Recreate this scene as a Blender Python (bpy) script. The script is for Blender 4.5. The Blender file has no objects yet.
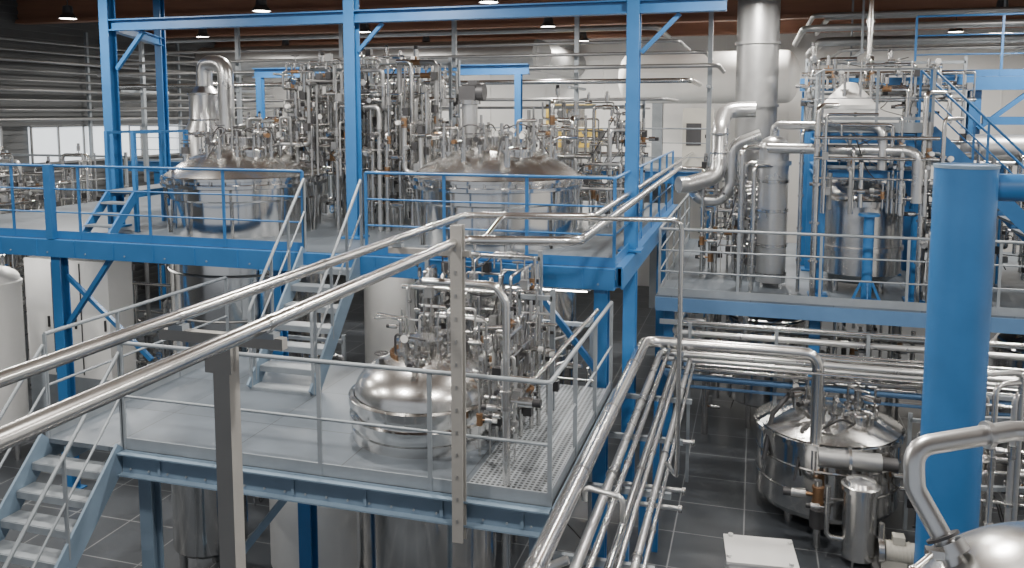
import bpy, math, random
from mathutils import Vector as V
PI=math.pi
# ------------------------------------------------------------------ materials
def mat(name,col,metal=0.0,rough=0.5,var=0.12,scale=3.0,rvar=0.1,stretch=(1,1,1),bump=0.0,spec=0.5,emit=None):
    m=bpy.data.materials.new(name); m.use_nodes=True; nt=m.node_tree; b=nt.nodes['Principled BSDF']
    tc=nt.nodes.new('ShaderNodeTexCoord'); mp=nt.nodes.new('ShaderNodeMapping'); mp.inputs['Scale'].default_value=stretch
    nz=nt.nodes.new('ShaderNodeTexNoise'); nz.inputs['Scale'].default_value=scale; nz.inputs['Detail'].default_value=5
    nt.links.new(tc.outputs['Object'],mp.inputs[0]); nt.links.new(mp.outputs[0],nz.inputs['Vector'])
    cr=nt.nodes.new('ShaderNodeMix'); cr.data_type='RGBA'
    cr.inputs[6].default_value=tuple(max(0,c*(1-var)) for c in col)+(1,); cr.inputs[7].default_value=tuple(min(1,c*(1+var)) for c in col)+(1,)
    nt.links.new(nz.outputs['Fac'],cr.inputs[0]); nt.links.new(cr.outputs[2],b.inputs['Base Color'])
    mr=nt.nodes.new('ShaderNodeMapRange'); mr.inputs[3].default_value=max(.03,rough-rvar); mr.inputs[4].default_value=min(1,rough+rvar)
    nt.links.new(nz.outputs['Fac'],mr.inputs[0]); nt.links.new(mr.outputs[0],b.inputs['Roughness'])
    b.inputs['Metallic'].default_value=metal
    if bump:
        bp=nt.nodes.new('ShaderNodeBump'); bp.inputs['Strength'].default_value=bump; bp.inputs['Distance'].default_value=.02
        nt.links.new(nz.outputs['Fac'],bp.inputs['Height']); nt.links.new(bp.outputs[0],b.inputs['Normal'])
    if emit:
        b.inputs['Emission Color'].default_value=emit[:3]+(1,); b.inputs['Emission Strength'].default_value=emit[3]
    return m
def gridmat(name,base,line,size,mortar,rough,metal=0,offset=0.0,h=None):
    m=bpy.data.materials.new(name); m.use_nodes=True; nt=m.node_tree; b=nt.nodes['Principled BSDF']
    tc=nt.nodes.new('ShaderNodeTexCoord'); br=nt.nodes.new('ShaderNodeTexBrick')
    br.offset=offset; br.inputs['Scale'].default_value=1; br.inputs['Brick Width'].default_value=size; br.inputs['Row Height'].default_value=h or size
    br.inputs['Mortar Size'].default_value=mortar; br.inputs['Mortar Smooth'].default_value=.2
    br.inputs['Color1'].default_value=tuple(c*.9 for c in base)+(1,); br.inputs['Color2'].default_value=tuple(c*1.1 for c in base)+(1,); br.inputs['Mortar'].default_value=line+(1,)
    nz=nt.nodes.new('ShaderNodeTexNoise'); nz.inputs['Scale'].default_value=1.3; nz.inputs['Detail'].default_value=8
    nt.links.new(tc.outputs['Object'],br.inputs['Vector']); nt.links.new(tc.outputs['Object'],nz.inputs['Vector'])
    mx=nt.nodes.new('ShaderNodeMix'); mx.data_type='RGBA'; mx.blend_type='MULTIPLY'; mx.inputs[0].default_value=.6
    rp=nt.nodes.new('ShaderNodeValToRGB'); rp.color_ramp.elements[0].position=.3; rp.color_ramp.elements[0].color=(.55,.55,.55,1); rp.color_ramp.elements[1].position=.7; rp.color_ramp.elements[1].color=(1.2,1.2,1.2,1)
    nt.links.new(nz.outputs['Fac'],rp.inputs[0]); nt.links.new(br.outputs['Color'],mx.inputs[6]); nt.links.new(rp.outputs[0],mx.inputs[7]); nt.links.new(mx.outputs[2],b.inputs['Base Color'])
    mr=nt.nodes.new('ShaderNodeMapRange'); mr.inputs[3].default_value=rough-.12; mr.inputs[4].default_value=rough+.12
    nt.links.new(nz.outputs['Fac'],mr.inputs[0]); nt.links.new(mr.outputs[0],b.inputs['Roughness']); b.inputs['Metallic'].default_value=metal
    return m
MT={
 'steel':mat('brushed_steel',(.60,.595,.585),.97,.21,.18,6,.06),
 'polish':mat('polished_steel',(.70,.695,.685),1.0,.13,.10,2.5,.05,(1,1,.4),.08),
 'satin':mat('satin_steel',(.70,.695,.685),.97,.23,.14,3,.07,(1,1,1),.05),
 'dull':mat('dull_steel',(.30,.305,.31),.75,.42,.15,5,.08),
 'alu':mat('insulation_cladding',(.60,.605,.61),.88,.29,.14,3,.07,(1,1,1),.03),
 'galv':mat('galvanised_steel',(.27,.30,.33),.35,.46,.15,7,.1),
 'post':mat('painted_post',(.27,.265,.255),.1,.5,.12,5,.08),
 'blue':mat('blue_paint',(.026,.135,.34),.0,.40,.18,3,.08),
 'dblue':mat('deck_frame_paint',(.17,.24,.32),.15,.5,.15,4,.08),
 'pblue':mat('pale_blue_paint',(.09,.19,.36),.1,.48,.15,4,.08),
 'black':mat('black_plastic',(.025,.025,.028),0,.5),
 'dark':mat('dark_cast_iron',(.07,.07,.075),.4,.5),
 'white':mat('white_enamel',(.74,.74,.73),0,.45,.05),
 'beige':mat('beige_enamel',(.46,.45,.41),0,.45,.05),
 'yellow':mat('yellow_paint',(.65,.45,.08),0,.45,.1),
 'orange':mat('orange_plastic',(.45,.13,.04),0,.45,.1),
 'brass':mat('brass',(.30,.18,.10),.8,.4,.15),
 'wood':mat('brown_glulam',(.25,.125,.08),0,.6,.25,3,.1,(.3,4,4)),
 'ceil':mat('ceiling_decking',(.22,.125,.085),0,.7,.25,2,.1,(.3,6,1)),
 'wall':mat('white_wall_panel',(.74,.74,.73),0,.6,.05,.8,.1),
 'gwall':mat('grey_wall_panel',(.095,.10,.105),.1,.5,.15,1,.1,(1,1,5)),
 'glass':mat('window_pane',(.75,.8,.85),0,.15,.03,1,.05,emit=(.85,.93,1,.9)),
 'lamp':mat('lamp_lens',(1,1,1),0,.3,0,emit=(1,.94,.84,26)),
 'floor':gridmat('dark_tile_floor',(.052,.059,.069),(.22,.23,.24),.95,.010,.34),
 'deck':gridmat('deck_plates',(.135,.16,.19),(.07,.08,.09),1.25,.006,.42,.2,h=1.1),
 'grate':gridmat('deck_grating',(.05,.055,.06),(.33,.36,.39),.05,.012,.5,.3,h=.05),
}
MK=list(MT)
# ------------------------------------------------------------------ mesh builder
def frame(d):
    d=d.normalized()
    up=V((0,0,1)) if abs(d.z)<.99 else V((0,1,0))
    s=d.cross(up).normalized(); u=s.cross(d).normalized()
    return d,s,u
class M:
    def __init__(s,name): s.n=name; s.v=[]; s.f=[]; s.mi=[]; s.sm=[]; s.m='steel'
    def add(s,vs,fs,smooth=False,m=None):
        o=len(s.v); s.v+= [tuple(x) for x in vs]; k=MK.index(m or s.m)
        for f in fs: s.f.append(tuple(i+o for i in f)); s.mi.append(k); s.sm.append(smooth)
    def box(s,c,sz,m=None,rz=0):
        hx,hy,hz=sz[0]/2,sz[1]/2,sz[2]/2; ca,sa=math.cos(rz),math.sin(rz); vs=[]
        for z in(-hz,hz):
            for x,y in((-hx,-hy),(hx,-hy),(hx,hy),(-hx,hy)): vs.append((c[0]+x*ca-y*sa,c[1]+x*sa+y*ca,c[2]+z))
        s.add(vs,[(3,2,1,0),(4,5,6,7),(0,1,5,4),(1,2,6,5),(2,3,7,6),(3,0,4,7)],False,m)
    def bb(s,x0,x1,y0,y1,z0,z1,m=None): s.box(((x0+x1)/2,(y0+y1)/2,(z0+z1)/2),(x1-x0,y1-y0,z1-z0),m)
    def beam(s,a,b,w,h,m=None,ou=0,os=0):
        a,b=V(a),V(b); d,sd,u=frame(b-a); vs=[]
        for p in(a,b):
            q=p+u*ou+sd*os
            for i,j in((-1,-1),(1,-1),(1,1),(-1,1)): vs.append(q+sd*(i*w/2)+u*(j*h/2))
        s.add(vs,[(3,2,1,0),(4,5,6,7),(0,1,5,4),(1,2,6,5),(2,3,7,6),(3,0,4,7)],False,m)
    def ibeam(s,a,b,w,h,m=None,t=.02):
        s.beam(a,b,w,t,m,h/2-t/2); s.beam(a,b,w,t,m,-h/2+t/2); s.beam(a,b,t,h-2*t,m)
    def cyl(s,a,b,r,m=None,seg=16,r2=None,cap=True):
        a,b=V(a),V(b); r2=r if r2 is None else r2; d,sd,u=frame(b-a); vs=[]
        for p,rr in((a,r),(b,r2)):
            for i in range(seg):
                t=2*PI*i/seg; vs.append(p+sd*(rr*math.cos(t))+u*(rr*math.sin(t)))
        s.add(vs,[(i,(i+1)%seg,seg+(i+1)%seg,seg+i) for i in range(seg)],True,m)
        if cap:
            s.add(vs[:seg],[tuple(range(seg-1,-1,-1))],False,m); s.add(vs[seg:],[tuple(range(seg))],False,m)
    def rev(s,pr,cx,cy,m=None,seg=48,z0=0):
        def em(run):
            vs=[];n=len(run)
            for r,z in run:
                for k in range(seg):
                    t=2*PI*k/seg; vs.append((cx+r*math.cos(t),cy+r*math.sin(t),z+z0))
            fs=[(a*seg+k,a*seg+(k+1)%seg,(a+1)*seg+(k+1)%seg,(a+1)*seg+k) for a in range(n-1) for k in range(seg)]
            s.add(vs,fs,True,m)
        run=[pr[0]]
        for i in range(1,len(pr)):
            run.append(pr[i])
            if i<len(pr)-1:
                a=math.atan2(pr[i][1]-pr[i-1][1],pr[i][0]-pr[i-1][0]); b=math.atan2(pr[i+1][1]-pr[i][1],pr[i+1][0]-pr[i][0])
                if abs((b-a+PI)%(2*PI)-PI)>.5: em(run); run=[pr[i]]
        em(run)
    def pipe(s,pts,r,bend=None,m=None,seg=12):
        pts=[V(p) for p in pts]; bend=bend or r*2.6; path=[pts[0]]
        for i in range(1,len(pts)-1):
            a,b,c=pts[i-1],pts[i],pts[i+1]; d1=(b-a); d2=(c-b); l1,l2=d1.length,d2.length; d1.normalize(); d2.normalize()
            ang=d1.angle(d2)
            if ang<.05: path.append(b); continue
            t=min(bend*math.tan(ang/2),l1*.48,l2*.48); p0=b-d1*t; p1=b+d2*t
            for k in range(6):
                q=k/5; path.append(p0*(1-q)**2+b*2*q*(1-q)+p1*q*q)
        path.append(pts[-1]); vs=[]; n=len(path)
        d,sd,u=frame(path[1]-path[0])
        for i,p in enumerate(path):
            if i==0: t=path[1]-path[0]
            elif i==n-1: t=path[-1]-path[-2]
            else: t=(path[i+1]-path[i]).normalized()+(path[i]-path[i-1]).normalized()
            t.normalize(); sd=(sd-t*sd.dot(t)).normalized(); u=sd.cross(t)
            for k in range(seg):
                a=2*PI*k/seg; vs.append(p+sd*(r*math.cos(a))+u*(r*math.sin(a)))
        s.add(vs,[(i*seg+k,i*seg+(k+1)%seg,(i+1)*seg+(k+1)%seg,(i+1)*seg+k) for i in range(n-1) for k in range(seg)],True,m)
        s.add(vs[:seg],[tuple(range(seg))],False,m); s.add(vs[-seg:],[tuple(range(seg))],False,m)
    def flange(s,p,d,r,m=None):
        p=V(p); d=V(d).normalized(); s.cyl(p-d*.018,p-d*.002,r*1.6,m,14); s.cyl(p+d*.002,p+d*.018,r*1.6,m,14)
    def valve(s,p,d,r,up=(0,0,1),m='steel',cap='black'):
        p=V(p); d=V(d).normalized(); up=V(up); k=max(r,.02)
        s.cyl(p-d*k*1.8,p+d*k*1.8,k*1.45,m,12); s.flange(p-d*k*2,d,k,m); s.flange(p+d*k*2,d,k,m)
        s.cyl(p,p+up*k*4,k*.5,m,8); s.cyl(p+up*k*3.2,p+up*k*7,k*1.35,'steel',12); s.cyl(p+up*k*7,p+up*k*9,k*1.1,cap,12)
    def wheel(s,p,up,r=.07,m='dark'):
        p=V(p); d,a,c=frame(V(up)); pts=[p+a*(r*math.cos(2*PI*i/12))+c*(r*math.sin(2*PI*i/12)) for i in range(13)]
        s.pipe(pts,.008,.001,m,6); s.cyl(pts[0],pts[6],.005,m,6); s.cyl(pts[3],pts[9],.005,m,6)
    def gauge(s,p,m='steel'):
        p=V(p); s.cyl(p,p+V((0,0,.1)),.01,m,6); s.cyl(p+V((0,-.02,.14)),p+V((0,.02,.14)),.05,'steel',14); s.cyl(p+V((0,-.024,.14)),p+V((0,-.02,.14)),.042,'white',14)
    def sph(s,c,r,m=None,sc=(1,1,1),seg=16):
        vs=[];n=seg//2
        for i in range(n+1):
            ph=-PI/2+PI*i/n
            for k in range(seg):
                t=2*PI*k/seg; vs.append((c[0]+sc[0]*r*math.cos(ph)*math.cos(t),c[1]+sc[1]*r*math.cos(ph)*math.sin(t),c[2]+sc[2]*r*math.sin(ph)))
        s.add(vs,[(i*seg+k,i*seg+(k+1)%seg,(i+1)*seg+(k+1)%seg,(i+1)*seg+k) for i in range(n) for k in range(seg)],True,m)
    def rail(s,pts,m='blue',h=1.1,mids=(.4,.75),sp=1.3,r=.017,toe=True,pr=None):
        pts=[V(p) for p in pts]; z=V((0,0,1))
        for hh in (h,): s.pipe([p+z*hh for p in pts],r*1.15,.06,m,8)
        for hh in mids: s.pipe([p+z*hh for p in pts],r*.75,.04,m,6)
        for j,(a,b) in enumerate(zip(pts,pts[1:])):
            n=max(1,round((b-a).length/sp))
            for i in range(1 if j else 0,n+1):
                p=a+(b-a)*(i/n); s.beam(p,p+z*h,.04,.02,m)
            if toe: s.beam(a+z*.06,b+z*.06,.01,.12,m)
    def stair(s,top,d,w,drop,run,n,m='dblue',tm='galv',rm='dblue',rails=(1,1)):
        top=V(top); d=V(d).normalized(); sd=V((-d.y,d.x,0)); bot=top+d*run-V((0,0,drop))
        for k in(-1,1):
            o=sd*(k*w/2); s.beam(top+o,bot+o,.03,.24,m)
            if rails[(k+1)//2]:
                s.pipe([top+o+V((0,0,1.0)),bot+o+V((0,0,1.0)),bot+o+V((0,0,.0))],.02,.1,rm,8); s.pipe([top+o+V((0,0,.55)),bot+o+V((0,0,.55))],.014,.1,rm,6)
                for i in range(4):
                    q=top+(bot-top)*(i/3.2)+o; s.beam(q,q+V((0,0,1.0)),.035,.02,rm)
        for i in range(n):
            q=top+d*(run*(i+.6)/n)-V((0,0,drop*(i+.9)/n)); ang=math.atan2(d.y,d.x)
            s.box(q,(run/n*1.05,w-.035,.04),tm,ang); s.box(q+d*(run/n*.54)-V((0,0,0.02)),(.015,w-.04,.07),tm,ang)
    def done(s):
        me=bpy.data.meshes.new(s.n); me.from_pydata(s.v,[],s.f)
        used=sorted(set(s.mi)); mp={k:i for i,k in enumerate(used)}
        for k in used: me.materials.append(MT[MK[k]])
        me.polygons.foreach_set('material_index',[mp[k] for k in s.mi]); me.polygons.foreach_set('use_smooth',s.sm); me.update()
        o=bpy.data.objects.new(s.n,me); bpy.context.collection.objects.link(o); return o
def dome(R,z0,h,n=8,r0=.001): return [(R*math.cos(PI/2*i/n) if i<n else r0, z0+h*math.sin(PI/2*i/n)) for i in range(n+1)]
# ------------------------------------------------------------------ room
b=M('floor'); b.bb(-19.3,10.3,-6,28.3,-.2,0,'floor'); b.done()
b=M('wall_left'); b.bb(-19.3,-19,-6,28.3,0,9.4,'gwall')
for i in range(46): b.bb(-19,-18.97,-6,28,.1+i*.2,.2+i*.2,'gwall')
b.done()
b=M('wall_back'); b.bb(-19,10,28,28.3,0,9.4,'wall')
for i in range(29): b.bb(-19+i,-18.97+i,27.97,28,0,9.4,'wall')
b.done()
b=M('wall_right'); b.bb(10,10.3,-6,28.3,0,9.4,'wall'); b.done()
b=M('ceiling'); b.bb(-19.3,10.3,-6,28.3,9.4,9.6,'ceil')
for i in range(60): b.bb(-19+i*.5,-18.96+i*.5,-6,28,9.34,9.4,'ceil')
b.done()
for y in (8,13.5,18,22.5,26.5):
    b=M('ceiling_beam'); b.ibeam((-19,y,8.75),(10,y,8.75),.35,1.0,'wood',.1); b.beam((-19,y,8.75),(10,y,8.75),.16,.9,'wood'); b.done()
for x in (-14,-8.5,-3,2.5,7):
    b=M('ceiling_purlin'); b.beam((x,-6,9.2),(x,28,9.2),.2,.26,'wood'); b.done()
for i,y in enumerate((15.5,19.2,22.5)):
    b=M('window_%d'%(i+1)); b.bb(-18.96,-18.9,y-1.2,y+1.6,4.5,5.5,'glass'); 
    for k in range(4): b.bb(-18.9,-18.86,y-1.2+k*.92,y-1.15+k*.92,4.5,5.5,'dull')
    b.bb(-18.9,-18.86,y-1.2,y+1.6,4.45,4.52,'dull'); b.bb(-18.9,-18.86,y-1.2,y+1.6,5.48,5.54,'dull'); b.done()
def lamp(x,y,z=8.0,e=230):
    b=M('high_bay_lamp'); b.cyl((x,y,z+1.15),(x,y,z+.28),.012,'black',6); b.rev([(.06,.3),(.1,.28),(.12,.12),(.2,.02),(.2,0)],x,y,'dark',20,z); b.cyl((x,y,z+.005),(x,y,z+.02),.17,'lamp',20); b.done()
    l=bpy.data.lights.new('high_bay_light','AREA'); l.shape='DISK'; l.size=.45; l.energy=e; l.color=(1,.945,.865)
    o=bpy.data.objects.new('high_bay_light',l); o.location=(x,y,z-.05); bpy.context.collection.objects.link(o)
for x in (-15,-10,-5,0,5):
    for y in (4,9.5,15.5,20.3,24.6): lamp(x,y,8.0 if y>14 else 8.15,290 if y<18 else 250)
def fill_tube(x,y,z,e=22,L=1.2):  # added fill lamps under the decks, put in to brighten shaded equipment
    b=M('added_fill_fixture'); b.box((x,y,z),(L,.14,.06),'white'); b.cyl((x-L/2+.05,y,z-.045),(x+L/2-.05,y,z-.045),.018,'lamp',8); b.done()
    l=bpy.data.lights.new('added_fill_light','AREA'); l.shape='RECTANGLE'; l.size=L; l.size_y=.12; l.energy=e; l.color=(1,.97,.92)
    o=bpy.data.objects.new('added_fill_light',l); o.location=(x,y,z-.07); bpy.context.collection.objects.link(o)
for x,y in ((-12.5,11.2),(-9.4,10.9),(-6.0,10.7),(-6.2,13.5),(-2.6,10.5),(-11,14),(-2.6,14)): fill_tube(x,y,3.62,22)
for x,y in ((-5.2,8.2),(-2.6,7.6)): fill_tube(x,y,2.2,8,1.0)
for x,y in ((-.3,14.6),(2.2,14.6),(4.8,14.6)): fill_tube(x,y,2.55,6)
# ------------------------------------------------------------------ upper mezzanine
b=M('upper_mezzanine_platform')
b.bb(-13.5,-1.62,10.0,17.5,3.95,4.0,'deck')
b.ibeam((-13.5,10.0,3.86),(-1.6,10.0,3.86),.14,.26,'blue'); b.beam((-13.5,9.92,3.86),(-1.6,9.92,3.86),.02,.26,'blue')
b.ibeam((-1.6,10.1,3.86),(-1.6,17.4,3.86),.14,.26,'blue'); b.beam((-1.52,10,3.86),(-1.52,17.5,3.86),.02,.26,'blue')
b.ibeam((-13.5,17.5,3.86),(-1.6,17.5,3.86),.14,.26,'blue')
for x in (-12,-10.3,-6.6,-5,-2.3): b.ibeam((x,10.1,3.84),(x,17.4,3.84),.1,.2,'blue')
for x,y in ((-10.15,10.08),(-1.78,10.08),(-6.5,10.3),(-1.78,17),(-10.15,17),(-13.2,10.1)):
    b.ibeam((x,y,0),(x,y,3.73),.17,.17,'blue'); b.box((x,y,.01),(.3,.3,.02),'blue')
b.beam((-10.1,10.1,2.6),(-9.2,10.1,3.73),.07,.07,'blue'); b.beam((-10.1,10.15,3.4),(-8.6,10.15,2.2),.06,.06,'blue')
b.beam((-1.8,10.1,2.6),(-2.7,10.1,3.73),.07,.07,'blue')
for i in range(17): b.box((-13.2+i*.7,9.905,3.86),(.02,.012,.24),'blue'); b.cyl((-13.0+i*.7,9.9,3.8),(-13.0+i*.7,9.91,3.8),.014,'dblue',6)
b.done()
b=M('upper_mezzanine_guardrail')
b.rail([(-13.4,10,4),(-5.9,10,4)],'blue'); b.rail([(-4.95,10,4),(-1.62,10,4),(-1.62,17.4,4)],'blue')
b.beam((-10.15,9.96,4),(-10.15,9.96,5.12),.12,.1,'blue'); b.done()
b=M('portal_frame')
for x in (-10.15,-5.78,-1.6):
    b.ibeam((x,11.3,0 if x>-2 else 4.0),(x,11.3,8.2),.17,.19,'blue'); b.box((x,11.3,4.02),(.32,.32,.03),'blue')
b.ibeam((-10.1,11.3,7.3),(-.4,11.3,7.3),.17,.18,'blue')
b.ibeam((-10.15,11.4,7.3),(-11.5,14.2,7.3),.14,.16,'blue'); b.ibeam((-11.5,14.2,4),(-11.5,14.2,8.2),.15,.15,'blue')
b.ibeam((-11.2,17,6.8),(-4.6,17,6.8),.18,.22,'blue')
for x in (-11,-4.8): b.ibeam((x,16.9,4),(x,16.9,6.7),.14,.14,'blue')
b.beam((-1.5,11.35,6.7),(-1.0,11.35,7.2),.06,.06,'blue'); b.beam((-10.05,11.35,6.6),(-9.5,11.35,7.2),.06,.06,'blue'); b.beam((-5.7,11.35,6.8),(-5.3,11.35,7.2),.05,.05,'blue')
b.done()
b=M('access_step_platform')
b.bb(-9.95,-9.4,10.9,12.2,4.62,4.66,'galv')
for x in (-9.93,-9.42):
    for y in (10.92,12.18): b.beam((x,y,4),(x,y,5.6),.06,.06,'blue')
    b.beam((x,10.92,4.6),(x,12.18,4.6),.05,.1,'blue'); b.beam((x,10.92,4.6),(x,10.35,4.02),.04,.14,'blue'); b.beam((x,10.92,5.58),(x,12.18,5.58),.04,.04,'blue')
for i in range(3): b.box((-9.67,10.45+i*.17,4.15+i*.16),(.5,.18,.03),'galv')
b.done()
# ------------------------------------------------------------------ lower platform
b=M('lower_service_platform')
b.bb(-7.05,-2.45,6.7,9.9,2.45,2.5,'deck'); b.bb(-2.45,-1.62,6.7,9.9,2.45,2.5,'grate')
b.beam((-6.05,6.67,2.38),(-1.6,6.67,2.38),.03,.24,'dblue'); b.beam((-6.05,6.63,2.49),(-1.6,6.63,2.49),.1,.015,'dblue'); b.beam((-6.05,6.63,2.27),(-1.6,6.63,2.27),.1,.015,'dblue')
b.beam((-1.58,6.67,2.38),(-1.58,9.95,2.38),.03,.24,'dblue'); b.beam((-7.08,6.67,2.38),(-7.08,9.95,2.38),.03,.24,'dblue')
for i in range(20): b.cyl((-5.95+i*.22,6.64,2.32),(-5.95+i*.22,6.65,2.32),.012,'galv',6)
for i in range(6): b.box((-5.6+i*.75,6.645,2.4),(.03,.02,.2),'dblue')
for i in range(9): b.beam((-6.8+i*.62,6.7,2.36),(-6.8+i*.62,9.9,2.36),.05,.14,'dblue')
for x,y in ((-5.9,6.85),(-1.75,6.85),(-6.95,9.7),(-4.35,9.7)): b.ibeam((x,y,0),(x,y,2.3),.15,.15,'dblue'); b.box((x,y,.01),(.28,.28,.02),'dblue')
b.ibeam((-4.28,7.2,0),(-4.28,7.2,2.3),.14,.14,'blue')
b.beam((-5.0,6.9,1.3),(-4.3,7.2,2.25),.07,.07,'dblue')
b.done()
b=M('lower_platform_guardrail')
b.rail([(-6.05,6.7,2.5),(-1.62,6.7,2.5),(-1.62,9.85,2.5)],'galv',1.1,(.55,),1.1,.019)
b.rail([(-7.05,6.75,2.5),(-7.05,9.85,2.5)],'galv',1.1,(.55,),1.1,.019); b.done()
b=M('steel_stairs'); b.stair((-5.45,10.0,4.0),(0,-1,0),.85,1.5,1.35,7,'dblue','galv','galv'); b.done()
b=M('steel_stairs'); b.stair((-6.55,6.7,2.5),(0,-1,0),.95,2.5,2.4,12,'dblue','galv','galv'); b.done()
# ------------------------------------------------------------------ generic tanks
def lidstuff(b,cx,cy,zr,zt,R,seed,n=10):
    rnd=random.Random(seed)
    def zs(r): return zr+(zt-zr)*(1-(r/R)**1.6)
    for i in range(n):
        a=2*PI*i/n+rnd.uniform(-.2,.2); r=R*rnd.uniform(.3,.78); x,y=cx+r*math.cos(a),cy+r*math.sin(a); z=zs(r)-.05
        k=rnd.choice((.022,.03,.04,.05)); h=rnd.uniform(.12,.28); w=rnd.random()
        b.cyl((x,y,z),(x,y,z+h),k,'steel'); b.flange((x,y,z+h),(0,0,1),k*1.1,'steel')
        if w<.45: b.cyl((x,y,z+h),(x,y,z+h+.3),k*.5); b.valve((x,y,z+h+.1),(0,0,1),k*.7,(math.cos(a),math.sin(a),0),'steel',rnd.choice(('black','dark','brass')))
        elif w<.65: b.gauge((x,y,z+h))
        elif w<.85:
            b.pipe([(x,y,z+h),(x,y,z+h+.25),(x+.35*math.cos(a),y+.35*math.sin(a),z+h+.25)],k*.6,None,'steel',8)
        else: b.cyl((x,y,z+h),(x,y,z+h+.12),k*1.3,'dark',12); b.wheel((x,y,z+h+.18),(0,0,1),.07)
def bolts(b,cx,cy,z,R,n=24):
    for i in range(n):
        a=2*PI*i/n; x,y=cx+R*math.cos(a),cy+R*math.sin(a)
        b.cyl((x,y,z-.05),(x,y,z+.07),.012,'steel',6); b.box((x,y,z+.03),(.045,.03,.03),'steel',a)
def manway(b,x,y,z,r=.22):
    b.cyl((x,y,z-.1),(x,y,z+.08),r,'steel',24); b.cyl((x,y,z+.08),(x,y,z+.11),r*1.15,'polish',24); b.sph((x,y,z+.11),r*1.0,'polish',(1,1,.25),20)
    for i in range(6):
        a=i*PI/3; b.cyl((x+r*1.1*math.cos(a),y+r*1.1*math.sin(a),z+.02),(x+r*1.1*math.cos(a),y+r*1.1*math.sin(a),z+.17),.018,'steel',8)
def big_tank(cx,cy,R,zr,zt,zb,seed,agit=None):
    b=M('mixing_tank')
    b.rev([(.001,zb-.25),(R*.5,zb-.2),(R*.85,zb-.1),(R*.96,zb),(R*.97,zb+.02),(R*.97,3.7),(R*.93,3.75),(R*.93,zr-.30),(R*.97,zr-.27),(R*.97,zr-.1),(R*1.04,zr-.08),(R*1.04,zr-.03),(R*.985,zr-.02),(R*.985,zr+.02),(R*1.03,zr+.03),(R*1.03,zr+.07),(R*.98,zr+.08)],cx,cy,'polish',72)
    b.rev([(R*.98*(1-(i/14))+.015,zr+.08+(zt-zr-.08)*(1-(1-i/14)**2.0)**.9) for i in range(0,15)],cx,cy,'satin',72)
    bolts(b,cx,cy,zr+.0,R*1.02,36)
    b.rev([(R*.98,3.4),(R*.99,3.42),(R*.98,3.44)],cx,cy,'dull'); b.rev([(R*.98,2.7),(R*.99,2.72),(R*.98,2.74)],cx,cy,'dull')
    for i in range(10): b.beam((cx+R*.99*math.cos(i*PI/5+.1),cy+R*.99*math.sin(i*PI/5+.1),zr-.1),(cx+R*.95*math.cos(i*PI/5+.1),cy+R*.95*math.sin(i*PI/5+.1),4.0),.02,.05,'steel')
    b.cyl((cx,cy,zt-.08),(cx,cy,zt+.10),.15,'steel',24); b.cyl((cx,cy,zt+.10),(cx,cy,zt+.13),.2,'steel',24)
    lidstuff(b,cx,cy,zr+.1,zt,R,seed,30)
    for k in range(4):
        a=k*1.5+seed; p=(cx+R*.7*math.cos(a),cy+R*.7*math.sin(a),zr+.25); q=(cx+R*.2*math.cos(a+1.5),cy+R*.2*math.sin(a+1.5),zt+.2); m=((p[0]+q[0])/2,(p[1]+q[1])/2,zt+.35); b.pipe([p,m,q],.012,.5,('black','dark')[k%2],6)
    manway(b,cx+R*.35,cy-R*.32,zr+(zt-zr)*.7,.19)
    for i in range(4):
        a=PI/4+i*PI/2; x,y=cx+R*.8*math.cos(a),cy+R*.8*math.sin(a); b.cyl((x,y,0),(x,y,zb+.1),.07,'steel'); b.box((x,y,.01),(.2,.2,.02),'steel')
    if agit:
        x,y=cx-.5,cy+.25; z=zt-.1
        b.cyl((x,y,z-.1),(x,y,z+.2),.16,'steel',20); b.cyl((x,y,z+.2),(x,y,z+.7),.12,'alu',20); b.cyl((x,y,z+.7),(x,y,z+.76),.17,'steel',20); b.cyl((x-.1,y,z+.88),(x+.24,y,z+.88),.13,'dark',16)
        b.box((x,y,z+.86),(.26,.26,.22),'dark'); b.box((x+.06,y,z+1.02),(.14,.12,.08),'dark')
    return b
b=big_tank(-8.0,11.8,1.25,4.83,5.36,1.9,3); b.done()
b=big_tank(-3.68,11.75,1.25,4.9,5.42,1.9,5,True); b.done()
b=M('pressure_vessel'); cx,cy,R=-3.32,8.05,.76; L=-.05
b.rev([(.001,.55),(R*.6,.62),(R*.95,.85),(R,1.1),(R,2.5),(R*1.03,2.5),(R*1.03,2.6),(R,2.61),(R,2.66),(R*1.06,2.67),(R*1.06,2.75),(R*1.0,2.76),(R*1.0,2.85),(R*1.07,2.86),(R*1.07,2.94),(R*1.0,2.95)],cx,cy,'polish',72)
b.rev(dome(R*.99,2.95,.44,12),cx,cy,'satin',72)
bolts(b,cx,cy,2.88,R*1.04,22)
b.cyl((cx,cy,3.35),(cx,cy,3.49),.12,'steel',20); b.flange((cx,cy,3.49),(0,0,1),.12)
b.pipe([(cx-.3,cy-.1,3.31),(cx-.3,cy-.1,3.55),(cx+.1,cy-.25,3.55)],.013,.05,'black'); b.pipe([(cx-.25,cy-.3,3.19),(cx+.05,cy-.35,3.41),(cx+.2,cy-.2,3.33)],.016,.1,'black')
manway(b,cx+.02,cy-.28,3.26,.12)
for i in range(10):
    a=2.6+i*.17; b.cyl((cx+.36*math.cos(a),cy+.36*math.sin(a),3.25),(cx+.36*math.cos(a),cy+.36*math.sin(a),3.38),.014,'brass',8)
lidstuff(b,cx,cy+.1,2.95,3.41,R*.95,11,14)
for i in range(4):
    a=PI/4+i*PI/2; x,y=cx+R*.8*math.cos(a),cy+R*.8*math.sin(a); b.cyl((x,y,0),(x,y,.95),.06,'steel')
b.done()
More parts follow.
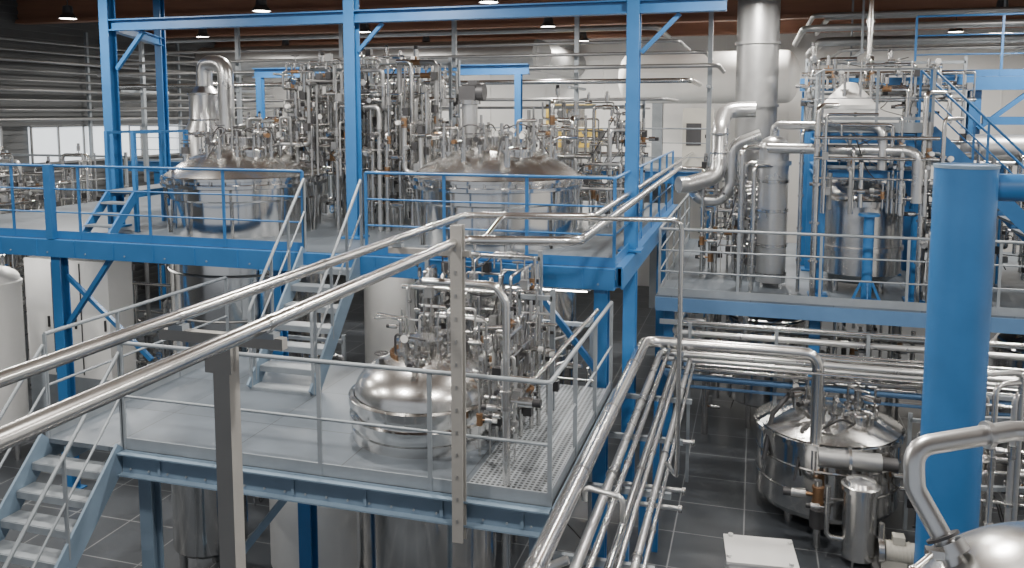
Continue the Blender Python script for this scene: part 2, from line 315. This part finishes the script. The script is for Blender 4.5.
# ------------------------------------------------------------------ pipe clusters
def cluster(name,x0,x1,y0,y1,z0,z1,n,seed,rs=(.014,.018,.024,.03,.04),m=('steel','steel','alu','dull','polish'),headers=3,floorz=None):
    rnd=random.Random(seed); b=M(name)
    for i in range(n):
        r=rnd.choice(rs); mm=rnd.choice(m); p=V((rnd.uniform(x0,x1),rnd.uniform(y0,y1),z0 if rnd.random()<.6 else rnd.uniform(z0,z1)))
        pts=[p.copy()]; ax=2
        for k in range(rnd.randint(2,5)):
            q=pts[-1].copy()
            if ax==2: q.z=z0+(z1-z0)*(.25+.75*rnd.random()**.9)
            elif ax==0: q.x=min(x1,max(x0,q.x+rnd.uniform(-1,1)*min(1.3,x1-x0)))
            else: q.y=min(y1,max(y0,q.y+rnd.uniform(-1,1)*(y1-y0)))
            if (q-pts[-1]).length>r*6: pts.append(q); ax=rnd.choice((0,1)) if ax==2 else 2
        if len(pts)<2: continue
        b.pipe(pts,r,None,mm,10)
        for a,c in zip(pts,pts[1:]):
            L=(c-a).length; d=(c-a).normalized()
            if L>.3:
              for ts in ((.5,) if L<.9 else (.25,.7)):
                t=a+d*L*(ts+rnd.uniform(-.12,.12)); w=rnd.random()
                up=V((0,0,1)) if abs(d.z)<.5 else rnd.choice((V((1,0,0)),V((0,-1,0)),V((-1,0,0))))
                if w<.42: b.valve(t,d,min(r,.03),up,rnd.choice(('steel','steel','dull','brass')),rnd.choice(('black','dark','steel','dark','black','dull','steel','black','white')))
                elif w<.52: b.flange(t,d,r)
                elif w<.64 and abs(d.z)<.5: b.gauge(t)
                elif w<.78: b.box(t+up*.08,(.09,.09,.12),rnd.choice(('dark','dull','black')))
                elif w<.86: b.cyl(t,t+up*.12,.012,'steel',6); b.wheel(t+up*.12,up,.06,rnd.choice(('dark','blue','dull')))
    for i in range(n//4):
        p=V((rnd.uniform(x0,x1),rnd.uniform(y0,y1),rnd.uniform(z0,z1))); q=V((rnd.uniform(x0,x1),rnd.uniform(y0,y1),rnd.uniform(z0,z1)))
        if (q-p).length>1.6: q=p+(q-p).normalized()*1.2
        mid=(p+q)/2-V((0,0,.15)); mid.z=max(mid.z,z0+.05); b.pipe([p,mid,q],.009,.5,rnd.choice(('black','black','dull','dark')),6)
    for i in range(headers):
        z=z0+(z1-z0)*(.35+.6*i/max(1,headers)); y=rnd.uniform(y0,y1); r=rnd.choice(rs)
        b.pipe([(x0-.1,y,z),(x1+.1,y,z)],r,None,'steel',10)
    for x in (x0,x1):
        b.beam((x,y1,floorz if floorz is not None else z0),(x,y1,z1),.05,.05,'galv')
    for z in (z0+.45*(z1-z0),z1-.1): b.beam((x0,y1,z),(x1,y1,z),.05,.05,'galv')
    b.done()
P='process_pipe_manifold'
cluster(P,-8.0,-5.3,13.2,14.6,4,6.85,80,21)
cluster(P,-6.5,-4.9,12.0,13.1,4,6.8,46,22)
cluster(P,-7.3,-6.1,11.6,12.6,4.9,6.7,28,61,(.014,.02,.03),headers=2,floorz=4)
cluster(P,-3.6,-1.9,13.3,14.8,4,6.1,42,23)
cluster(P,-10.0,-8.6,13.3,15,4,5.8,34,24)
cluster(P,-4.0,-2.5,9.1,9.8,2.5,4.2,52,25,(.012,.016,.02,.028))
cluster(P,-2.55,-2.15,7.5,9.0,2.5,3.9,28,26,(.012,.018,.024))
cluster(P,1.0,2.6,13.9,14.3,4.3,5.9,16,27,floorz=2.9)
cluster(P,2.55,3.1,13.9,14.9,2.9,5.2,20,71)
cluster(P,3.1,6.5,15.7,17.5,2.9,5.4,60,28,(.02,.03,.04,.06))
cluster(P,-.9,.2,15.2,16.6,2.9,5.0,30,29,(.015,.02,.03,.04))
cluster(P,.9,3.6,16.0,16.8,5.7,6.9,30,30,(.015,.02,.03,.04),floorz=5.6)
cluster(P,-17.0,-13.6,12.5,15.5,0,5.0,70,31,(.02,.03,.04,.05))
cluster(P,-12.2,-10.4,13.2,15,0,3.4,24,32,(.02,.03,.04))
cluster(P,-1.2,2.8,15,18,0,2.6,30,33,(.03,.04,.06))
cluster(P,2.2,2.7,11.6,12.4,0,1.7,14,34,(.015,.02,.03))
cluster(P,2.5,3.6,10.3,10.9,0,2.6,18,35,(.02,.03))
cluster(P,-3.9,-2.0,9.95,10.6,0,3.2,16,36,(.02,.03))
cluster(P,-7.6,-5.8,10.4,10.9,0,2.6,26,37,(.02,.03))
b=M('looped_riser_pipes')
for i in range(5):
    x=2.35+i*.22; y=9.7+.12*i; z=3.1-.12*i; b.pipe([(x,y,0),(x,y,z),(x+.5,y+.25,z),(x+.5,y+.25,.3)],.032,.12,'satin' if i%2 else 'alu',14)
    b.flange((x,y,1.2+.2*i),(0,0,1),.032); b.valve((x,y,2.0+.1*i),(0,0,1),.028,(-1,0,0))
for z in (.9,1.7,2.5): b.beam((2.2,10.0,z),(4.2,10.4,z),.05,.05,'galv')
b.done()
# ------------------------------------------------------------------ exhaust
b=M('exhaust_cyclone'); x,y=-10.35,14
b.rev([(.42,4),(.42,5.5),(.3,5.75),(.3,6.25),(.16,6.4),(.16,6.5)],x,y,'alu',32)
b.pipe([(x,y,6.45),(x,y,6.85),(x+.55,y-.1,6.85),(x+.55,y-.1,5.0)],.15,.28,'alu',18)
for z in (5.5,5.75,6.25): b.rev([(.44 if z==5.5 else .32,z-.02),(.44 if z==5.5 else .32,z+.02)],x,y,'steel')
b.done()
b=M('ventilation_duct'); b.cyl((0,17,2.9),(0,17,9.3),.4,'dull',32)
for z in (3.6,4.8,6.0,7.2,8.4): b.cyl((0,17,z),(0,17,z+.05),.43,'dull',32)
b.done()
# ------------------------------------------------------------------ right platform
b=M('right_process_platform')
b.bb(-1.5,8.5,13.6,20,2.85,2.9,'deck'); b.ibeam((-1.5,13.6,2.77),(8.5,13.6,2.77),.14,.2,'pblue'); b.beam((-1.5,13.52,2.77),(8.5,13.52,2.77),.015,.22,'pblue')
b.ibeam((-1.45,13.7,2.74),(-1.45,20,2.74),.14,.2,'pblue')
for x in (-1.3,1,3.3,5.6,8): 
    b.ibeam((x,13.9,0),(x,13.9,2.64),.16,.16,'blue'); b.ibeam((x,13.7,2.74),(x,20,2.74),.1,.18,'blue')
b.done()
b=M('right_platform_guardrail'); b.rail([(-1.45,19.9,2.9),(-1.45,13.62,2.9),(8.5,13.62,2.9)],'galv',1.1,(.4,.75),1.25,.02); b.done()
b=M('equipment_support_frame')
for x in (1.05,2.5):
    for y in (14.3,16.6): b.ibeam((x,y,2.9),(x,y,5.58),.15,.15,'blue'); b.box((x,y,2.92),(.3,.3,.03),'blue')
for z in (4.9,5.48):
    for y in (14.3,16.6): b.ibeam((1.15,y,z),(2.4,y,z),.12,.16,'blue')
    for x in (1.05,2.5): b.ibeam((x,14.4,z),(x,16.5,z),.12,.16,'blue')
b.bb(1.0,2.65,14.2,16.7,5.58,5.62,'galv')
b.rail([(1.02,16.6,5.62),(1.02,14.22,5.62),(2.63,14.22,5.62)],'galv',.95,(.5,),.8,.014)
b.done()
b=M('platform_stairs'); b.stair((2.65,15.0,5.6),(1,0,0),.9,2.7,2.7,13,'blue','galv','blue'); b.done()
b=M('high_walkway')
b.bb(.9,8.5,17.0,19.5,6.5,6.55,'galv'); b.ibeam((.8,17,6.42),(8.5,17,6.42),.14,.22,'blue'); b.beam((.8,16.92,6.42),(8.5,16.92,6.42),.02,.24,'blue')
for x in (.95,2.85,3.85,6.5): b.ibeam((x,17.15,2.9),(x,17.15,6.3),.2,.2,'blue')
b.rail([(2.8,17,6.55),(8.5,17,6.55)],'blue'); b.beam((3.9,17,5.6),(4.8,17,6.35),.08,.08,'blue')
b.beam((3.85,16.5,5.75),(6,16.5,5.75),.1,.14,'blue'); b.done()
b=M('jacketed_reactor'); cx,cy,R=1.72,15.15,.7
b.rev([(.001,3.0),(R*.7,3.05),(R,3.22),(R,3.6),(R*1.04,3.61),(R*1.04,3.68),(R,3.69),(R,4.35),(R*1.05,4.36),(R*1.05,4.45),(R,4.46)],cx,cy,'satin',56); b.rev(dome(R*.98,4.47,.3),cx,cy,'satin',56)
for i in range(4):
    a=PI/4+i*PI/2; b.cyl((cx+.5*math.cos(a),cy+.5*math.sin(a),2.9),(cx+.5*math.cos(a),cy+.5*math.sin(a),3.2),.05)
bolts(b,cx,cy,4.4,R*1.03,18); lidstuff(b,cx,cy,4.47,4.74,R,7,8); b.done()
b=M('feed_vessel'); b.rev([(.42,5.62),(.46,5.7),(.46,5.95),(.5,5.95),(.5,6.02),(.46,6.02)],1.55,15.6,'white',40); b.rev([(.45,6.02),(.3,6.2),(.14,6.36),(.12,6.4),(.001,6.42)],1.55,15.6,'white',40); lidstuff(b,1.55,15.6,6.02,6.35,.45,8,6); b.done()
b=M('shell_and_tube_heat_exchanger'); x,y=.32,14.9
b.rev([(.001,2.95),(.25,2.98),(.25,5.0),(.29,5.0),(.29,5.08),(.25,5.08),(.25,5.3)]+dome(.25,5.3,.2),x,y,'alu',32)
for z in (3.1,3.6,4.2,4.7): b.rev([(.265,z),(.265,z+.05)],x,y,'steel')
for a in (0,1,2,3): b.beam((x+.22*math.cos(a*PI/2+.8),y+.22*math.sin(a*PI/2+.8),2.9),(x+.22*math.cos(a*PI/2+.8),y+.22*math.sin(a*PI/2+.8),3.1),.05,.05,'steel')
b.pipe([(x,y,5.45),(x,y,5.68),(x+1.6,y-.8,5.68),(x+1.6,y-.8,5.0)],.07,.2,'alu',16); b.pipe([(x-.1,y-.3,5.3),(x+2.1,y-.9,5.3),(x+2.1,y-.9,4.5)],.085,.2,'alu',16)
b.done()
b=M('insulated_process_duct')
b.pipe([(0,16.2,5.95),(-.55,16.2,5.95),(-.62,15.6,5.6),(-.62,15.4,4.75),(-1.15,15.2,4.6),(-1.3,15.1,4.6)],.15,.3,'alu',18)
b.pipe([(-1.1,15.5,4.55),(-.95,15.5,4.3),(-.55,15.5,4.3),(-.4,15.5,4.6),(-.4,15.5,5.3),(.1,15.5,5.5)],.11,.3,'alu',18)
for z in (5.5,5.15,4.9): b.cyl((-.62,15.5,z),(-.62,15.5,z+.03),.17,'steel',18)
b.done()
b=M('horizontal_separator_vessel'); b.cyl((3.6,16.2,5.25),(6.6,16.2,5.25),.27,'dull',24); b.sph((3.6,16.2,5.25),.27,'dull',(.5,1,1)); b.sph((6.6,16.2,5.25),.27,'dull',(.5,1,1))
for x in (4.1,6.0): b.cyl((x,16.2,5.0),(x,16.2,2.9),.06,'blue'); 
b.done()
for x,y in ((1.75,13.95),(3.3,14.2)):
    b=M('pipe_pedestal'); b.cyl((x,y,2.9),(x,y,4.3),.08,'blue',20); b.cyl((x,y,2.9),(x,y,2.94),.22,'blue',20); b.cyl((x,y,4.28),(x,y,4.32),.16,'blue',20)
    for i in range(4): a=i*PI/2; b.beam((x+.2*math.cos(a),y+.2*math.sin(a),2.94),(x+.07*math.cos(a),y+.07*math.sin(a),3.25),.02,.04,'blue')
    b.done()
b=M('riser_pipes')
for x,y,r,z0,z1 in ((.95,14.0,.05,2.9,6.0),(2.0,16.9,.05,5.6,8.9),(2.5,14.05,.04,2.9,6.2),(3.0,14.6,.06,2.9,5.2),(-.2,14.6,.05,2.9,5.3),(.0,14.4,.04,2.9,5.0),(.75,14.5,.03,2.9,5.6),(2.75,13.95,.03,2.9,5.8)):
    b.pipe([(x,y,z0),(x,y,z1),(x+.3,y+.3,z1)],r,None,'steel')
    for k in range(4): b.flange((x,y,z0+(z1-z0)*(.2+.2*k)),(0,0,1),r)
b.done()
b=M('overhead_utility_pipes')
for i,(y,z,r) in enumerate(((18.2,7.6,.07),(18.6,7.9,.05),(19.2,7.4,.1),(20,8.0,.06),(18.9,7.2,.04))): b.pipe([(.9+.2*i,y+4,z),(.9+.2*i,y,z),(9.5,y,z)],r,.3,'dull',12)
for x in (2,5,8): b.beam((x,18,7.1),(x,20.2,7.1),.06,.06,'galv'); b.beam((x,18.1,7.1),(x,18.1,8.2),.04,.04,'galv'); b.beam((x,20.1,7.1),(x,20.1,9.3),.04,.04,'galv')
b.done()
# ------------------------------------------------------------------ foreground pipe pair
def hanger(b,x,y,z,r): b.box((x,y,z-r-.02),(r*2.6,.06,.03),'galv'); b.cyl((x,y-.02,z),(x,y+.02,z),r*1.12,'steel',20)
b=M('foreground_process_pipe')
b.pipe([(-2.97,-2,4.8),(-2.97,8.35,4.8),(-1.62,8.65,4.8),(-1.62,24,4.8)],.035,.16,'satin',24)
for y in (3.72,6.6): hanger(b,-2.97,y,4.8,.035)
for y in (5.3,7.4): b.flange((-2.97,y,4.8),(0,1,0),.026)
b.done()
b=M('foreground_process_pipe')
b.pipe([(-2.42,-2,4.8),(-2.42,6.7,4.8),(-1.42,6.9,4.8),(-1.42,16.6,4.8),(-.6,16.6,4.8)],.041,.16,'satin',24)
for y in (3.72,6.6): hanger(b,-2.42,y,4.8,.041)
b.done()
b=M('pipe_support_post'); b.beam((-2.68,3.72,0),(-2.68,3.72,4.67),.10,.09,'post'); b.beam((-3.08,3.72,4.7),(-2.32,3.72,4.7),.05,.06,'post'); b.box((-2.68,3.72,.01),(.25,.25,.02),'galv'); b.box((-2.68,3.66,4.6),(.16,.02,.14),'post'); b.done()
b=M('pipe_support_post'); b.ibeam((-2.4,6.56,2.15),(-2.4,6.56,4.95),.1,.1,'post'); b.beam((-3.05,6.6,4.7),(-2.3,6.6,4.7),.05,.05,'post')
for i in range(13): b.box((-2.4,6.505,2.35+i*.2),(.014,.01,.03),'dull')
b.done()
b=M('small_bore_pipe'); b.pipe([(-2.3,6.9,4.75),(-2.2,7.2,4.95),(-.6,7.4,4.95),(-.6,7.4,2.6),(-.75,8,2.45)],.022,.1,'steel'); b.done()
b=M('utility_pipe_drop'); b.pipe([(-2.9,7.0,4.35),(-2.2,7.0,4.35),(-2.1,7.0,4.2),(-2.1,7.0,1.5),(-2.6,7,1.5)],.036,.12,'satin',16); b.pipe([(-2.2,7.3,3.9),(-2.2,7.3,2.5)],.028,None,'steel'); b.pipe([(-2.1,7.05,3.5),(-1.85,7.05,3.5),(-1.6,8.8,3.75)],.02,.05,'steel'); b.valve((-2.1,7,3.3),(0,0,1),.036,(1,0,0)); b.valve((-2.2,7.3,3.1),(0,0,1),.026,(-1,0,0)); b.done()
# ------------------------------------------------------------------ pipe rack, centre
b=M('insulated_header_pipe')
b.pipe([(-1.45,-1,2.6),(-1.45,11.85,2.6),(.92,11.85,2.6),(.92,11.85,.9)],.08,.22,'satin',24)
for y in (5.5,7.2,8.9,10.6): b.cyl((-1.45,y,2.6),(-1.45,y+.04,2.6),.087,'steel',24)
b.done()
b=M('pipe_rack_bundle')
for i,(x,z,r,ye) in enumerate(((-1.24,2.40,.045,12.0),(-1.12,2.45,.028,12.15),(-1.02,2.3,.038,12.3),(-.92,2.42,.024,12.45),(-.82,2.32,.034,12.6),(-1.32,2.22,.028,12.75),(-.74,2.36,.018,11.7))):
    b.pipe([(x,-1,z),(x,ye,z),(4.5,ye,z)],r,.12,('alu','steel','satin','steel','alu','steel','steel')[i],14)
    for k in range(3): b.flange((x,5.6+k*2.1+i*.2,z),(0,1,0),r*.85)
for y in (5.2,6.6,8.0,9.4,10.8):
    b.beam((-1.56,y,2.12),(-.70,y,2.12),.05,.06,'galv')
    b.beam((-1.15,y,0),(-1.15,y,2.09),.08,.08,'blue')
b.done()
b=M('branch_pipes')
b.pipe([(-1.6,6.2,2.1),(-1.9,6.2,2.1),(-1.9,6.2,1.2),(-2.8,6.3,1.2)],.035,.12,'steel')
b.pipe([(-1.3,6.0,2.45),(-1.8,5.9,2.2),(-1.8,5.8,1.4)],.036,.12,'alu'); b.pipe([(-1.35,6.9,2.5),(-1.35,6.9,2.62),(-1.0,6.8,2.62),(-1.0,6.8,2.4)],.025,.06,'alu')
for y in (7.9,8.3,9.6): b.pipe([(-1.35,y,2.2),(-1.35,y,2.05),(-.6,y,2.05)],.024,.06,'alu'); b.flange((-.6,y,2.05),(1,0,0),.024)
b.done()
b=M('cross_pipe_bundle')
for i,(y,z,r,m) in enumerate(((12.9,2.05,.04,'alu'),(12.95,1.9,.03,'steel'),(13.0,1.75,.05,'pblue'),(13.1,2.2,.03,'steel'),(13.2,2.4,.05,'alu'),(13.3,2.55,.03,'steel'),(13.0,1.6,.025,'pblue'))):
    b.pipe([(-1.35+.05*i,17,z),(-1.35+.05*i,y,z),(7,y,z)],r,.15,m,12)
for x in (-.9,.4,1.7,3.0,4.3): b.beam((x,13.07,0),(x,13.07,2.6),.05,.05,'galv')
b.done()
b=M('cable_tray'); b.beam((-1.4,13.4,2.5),(8,13.4,2.5),.16,.02,'galv'); b.beam((-1.4,13.3,2.54),(8,13.3,2.54),.01,.08,'galv')
for i in range(4): b.pipe([(-1.4,13.34+i*.035,2.53),(8,13.34+i*.035,2.53)],.012,None,'black',6)
b.done()
# ------------------------------------------------------------------ ground vessel + pumps
b=M('ground_storage_vessel'); cx,cy,R=1.15,12.75,1.0
b.rev([(.001,.1),(R*.6,.13),(R*.95,.22),(R,.3),(R,1.25),(R*1.04,1.26),(R*1.04,1.33),(R,1.34)],cx,cy,'polish',64); b.rev([(R*.99*(1-i/8)+.01,1.35+.28*(1-(1-i/8)**1.5)) for i in range(9)],cx,cy,'satin',64)
for i in range(4):
    a=PI/4+i*PI/2; b.cyl((cx+.75*math.cos(a),cy+.75*math.sin(a),0),(cx+.75*math.cos(a),cy+.75*math.sin(a),.3),.06)
for z in (.6,.95): b.rev([(R*1.002,z-.02),(R*1.012,z),(R*1.002,z+.02)],cx,cy,'steel')
bolts(b,cx,cy,1.28,R*1.03,26)
lidstuff(b,cx,cy,1.35,1.6,R,13,14); b.pipe([(cx-.2,cy,1.5),(cx-.2,cy,1.8),(cx-.5,cy-.2,1.85),(cx-.8,cy-.4,1.5),(cx-.9,cy-.6,.9)],.035,.2,'dark'); b.pipe([(cx+.3,cy-.5,1.5),(cx+.1,cy-.7,1.65),(cx-.4,cy-.8,1.3),(cx-.5,cy-1.0,.8)],.018,.2,'black'); manway(b,cx+.4,cy-.3,1.5,.2); b.done()
b=M('filter_housing'); x,y=1.45,11.25
b.rev([(.001,.08),(.21,.1),(.21,1.0),(.24,1.0),(.24,1.07),(.21,1.08),(.18,1.13),(.001,1.17)],x,y,'satin',28)
for i in range(3): a=i*2.09; b.cyl((x+.16*math.cos(a),y+.16*math.sin(a),0),(x+.16*math.cos(a),y+.16*math.sin(a),.12),.02)
b.pipe([(x-.2,y,.3),(x-.4,y,.3),(x-.4,y,1.0)],.035,.1,'steel'); b.valve((x-.4,y,.7),(0,0,1),.03,(-1,0,0)); b.done()
def pump(x,y,rz=0):
    b=M('centrifugal_pump')
    b.box((x,y,.05),(.5,.35,.1),'dull'); b.cyl((x-.1,y,.3),(x+.25,y,.3),.13,'beige',20); b.cyl((x+.25,y,.3),(x+.3,y,.3),.1,'dark',20); b.cyl((x-.19,y,.3),(x-.12,y,.3),.16,'steel',24); b.cyl((x-.15,y,.3),(x-.15,y,.65),.035); b.box((x+.05,y,.47),(.14,.14,.1),'beige'); b.box((x,y-.0,.15),(.3,.2,.12),'beige')
    for k in range(6): b.cyl((x-.05+k*.045,y,.3),(x-.04+k*.045,y,.3),.14,'beige',20)
    b.done()
pump(1.85,11.1); pump(-5.6,9.3)
b=M('inline_strainer'); b.cyl((.95,11.5,0),(.95,11.5,.95),.05,'steel'); b.cyl((.95,11.5,.3),(.95,11.5,.55),.1,'dark',16); b.valve((.95,11.5,.75),(0,0,1),.05,(-1,0,0),'brass','dark'); b.cyl((.95,11.7,1.2),(1.75,11.7,1.2),.13,'dull',24); b.flange((1.35,11.7,1.2),(1,0,0),.12); b.cyl((1.6,11.7,0),(1.6,11.7,1.1),.05,'steel'); b.cyl((1.75,11.7,1.2),(1.95,11.7,1.2),.09,'dark',16); b.done()
b=M('white_control_box'); b.box((.2,10.25,.25),(.78,.62,.46),'white',.1); b.box((.2,10.25,.49),(.84,.68,.03),'white',.1)
for i,j in ((-1,-1),(1,-1),(1,1),(-1,1)): b.cyl((.2+i*.32,10.25+j*.22,0),(.2+i*.32,10.25+j*.22,.05),.04,'black'); b.cyl((.2+i*.36,10.25+j*.26,.5),(.2+i*.36,10.25+j*.26,.54),.03,'white')
b.done()
# ------------------------------------------------------------------ big blue column right
b=M('blue_round_column'); x,y=1.84,8.35
b.cyl((x,y,0),(x,y,5.42),.262,'blue',48); b.rev([(.268,5.40),(.268,5.43),(.24,5.43),(.24,5.40),(.001,5.40)],x,y,'dblue'); b.cyl((x,y,0),(x,y,.04),.4,'blue',32)
b.cyl((x+.2,y+.1,5.22),(x+4,y+.1,5.22),.125,'blue',28); b.done()
# ------------------------------------------------------------------ foreground right vessel & pipe
b=M('foreground_vessel'); cx,cy,R=.98,2.62,.54
b.rev([(.001,2.6),(R*.8,2.7),(R,2.9),(R,4.2),(R*1.03,4.2),(R*1.03,4.25),(R,4.26)]+dome(R*.99,4.27,.40,14),cx,cy,'satin',72)
for i in range(3): a=i*2.09+.5; b.cyl((cx+.4*math.cos(a),cy+.4*math.sin(a),0),(cx+.4*math.cos(a),cy+.4*math.sin(a),2.9),.05)
b.done()
b=M('sanitary_pipe_elbow')
b.pipe([(1.6,3.05,4.90),(.8,2.87,4.90),(.5,2.75,4.86),(.505,2.72,4.74),(.6,2.66,4.58),(.66,2.62,4.42)],.031,.08,'alu',28)
b.cyl((.588,2.668,4.605),(.606,2.656,4.575),.052,'alu',28); b.cyl((.578,2.673,4.622),(.582,2.67,4.615),.05,'dark',24); b.box((.545,2.60,4.60),(.05,.03,.025),'steel'); b.cyl((.53,2.58,4.60),(.47,2.5,4.59),.009,'steel'); b.sph((.47,2.5,4.59),.014,'steel')
b.cyl((.72,2.838,4.89),(.735,2.843,4.89),.043,'alu',28)
b.done()
# ------------------------------------------------------------------ left & back equipment
b=M('electrical_cabinet'); b.bb(-12.8,-10.95,11.9,12.5,1.1,3.25,'white'); b.bb(-12.8,-10.95,11.9,12.5,0,1.1,'galv')
for x in (-12.18,-11.56): b.bb(x-.008,x+.008,11.885,11.9,1.15,3.2,'dark')
for x in (-12.3,-11.7,-11.05): b.bb(x,x+.03,11.87,11.9,2.0,2.2,'black')
b.done()
def small_tank(name,x,y,R,z0,z1,m='polish',h=.3,seed=1):
    b=M(name); b.rev([(.001,z0-.1),(R*.9,z0-.05),(R,z0),(R,z1),(R*1.04,z1),(R*1.04,z1+.06),(R,z1+.07)]+dome(R*.98,z1+.08,h),x,y,m,40)
    lidstuff(b,x,y,z1+.1,z1+.1+h,R,seed,6)
    for i in range(3):
        a=i*2.09; b.cyl((x+R*.8*math.cos(a),y+R*.8*math.sin(a),0 if z0<3.8 else 4),(x+R*.8*math.cos(a),y+R*.8*math.sin(a),z0),.05)
    b.done()
small_tank('storage_tank',-12.3,10.75,.45,.6,3.0,'white',.25,41)
small_tank('storage_tank',-16.0,13.6,.75,1.0,3.9,'alu',.7,42)
small_tank('storage_tank',-6.9,14.9,.5,.6,3.0,'white',.3,44)
small_tank('storage_tank',-5.1,8.9,.62,.35,1.75,'white',.25,45)
small_tank('storage_tank',-6.5,8.6,.45,.5,1.5,'polish',.25,51)
small_tank('storage_tank',.3,16.2,.7,.5,2.0,'polish',.3,46)
small_tank('storage_tank',4.6,15.2,.7,.4,2.0,'polish',.3,47)
small_tank('storage_tank',-12,19.5,.9,.4,4.6,'alu',.3,49)
b=M('wall_pipe_rack')
for i in range(9): b.pipe([(-18.6,-4,5.7+i*.26),(-18.6,26,5.7+i*.26),(-17,27,5.7+i*.26)],.03 if i%3 else .05,.3,'dull',10)
for y in range(0,27,4): b.beam((-18.75,y,4.5),(-18.75,y,8.2),.08,.08,'galv'); 
b.done()
b=M('overhead_pipe_run')
for i,(y,z,r) in enumerate(((18.5,6.9,.05),(18.7,7.2,.04),(18.9,6.6,.06),(19.2,7.5,.04),(19.4,6.2,.04),(20,7.9,.07),(18.3,6.0,.03))):
    b.pipe([(-17,y,z),(-.8-.3*i,y,z),(-.8-.3*i,y+3,z)],r,.3,'steel' if i==2 else 'dull',10)
for x in range(-16,0,3): b.beam((x,19,4),(x,19,8.2),.1,.1,'galv'); b.beam((x,18.2,6.45),(x,20,6.45),.06,.06,'galv')
b.done()
b=M('horizontal_storage_vessel'); b.cyl((-3.6,25,6.9),(.8,25,6.9),.75,'white',32); b.sph((-3.6,25,6.9),.75,'white',(.5,1,1),24); b.sph((.8,25,6.9),.75,'white',(.5,1,1),24)
for x in (-2.8,0): b.beam((x,25,0),(x,25,6.3),.3,.3,'galv')
b.done()
b=M('yellow_packaging_machine'); b.bb(-5.2,-3.9,21,22,4.4,5.0,'white'); b.bb(-5.2,-3.9,20.9,22,5.0,5.5,'yellow'); b.bb(-5.2,-5.12,20.9,20.98,4.4,6.1,'yellow'); b.bb(-3.98,-3.9,20.9,20.98,4.4,6.1,'yellow'); b.bb(-5.2,-3.9,20.9,20.98,6.0,6.1,'yellow'); b.bb(-5.0,-4.4,20.88,20.9,4.5,4.9,'dark'); b.cyl((-4.6,21.5,5.5),(-4.6,21.5,6.0),.3,'steel'); b.done()
b=M('control_cabinet'); b.bb(-1.9,-1.1,23,23.6,4.4,6.0,'beige'); b.bb(-1.8,-1.4,22.98,23,5.0,5.6,'dark'); b.bb(-1.3,-1.2,22.98,23,5.2,5.3,'black'); b.done()
b=M('back_mezzanine'); b.bb(-18,-.9,20.6,27.8,4.3,4.4,'galv'); b.ibeam((-18,20.6,4.3),(-.9,20.6,4.3),.14,.3,'blue'); b.rail([(-17.9,20.6,4.4),(-.9,20.6,4.4)],'galv')
for x in range(-17,0,4): b.ibeam((x,20.7,0),(x,20.7,4.2),.2,.2,'blue')
b.done()
b=M('roof_duct'); b.cyl((-17,23,7.5),(-6,23,7.5),.45,'dull',24); b.cyl((-6,23,7.5),(-6,27.9,7.5),.45,'dull',24); b.done()
# ------------------------------------------------------------------ world & camera
w=bpy.data.worlds.new('world'); bpy.context.scene.world=w; w.use_nodes=True
bg=w.node_tree.nodes['Background']; bg.inputs[0].default_value=(.88,.93,1,1); bg.inputs[1].default_value=.55
cam=bpy.data.cameras.new('camera'); co=bpy.data.objects.new('camera',cam); bpy.context.collection.objects.link(co)
co.location=(0,0,5.9); cam.lens=830/1024*36; cam.shift_y=-(284-195)/1024; co.rotation_euler=(PI/2-math.radians(5.7),0,math.radians(16.3)); cam.clip_start=.05
bpy.context.scene.camera=co
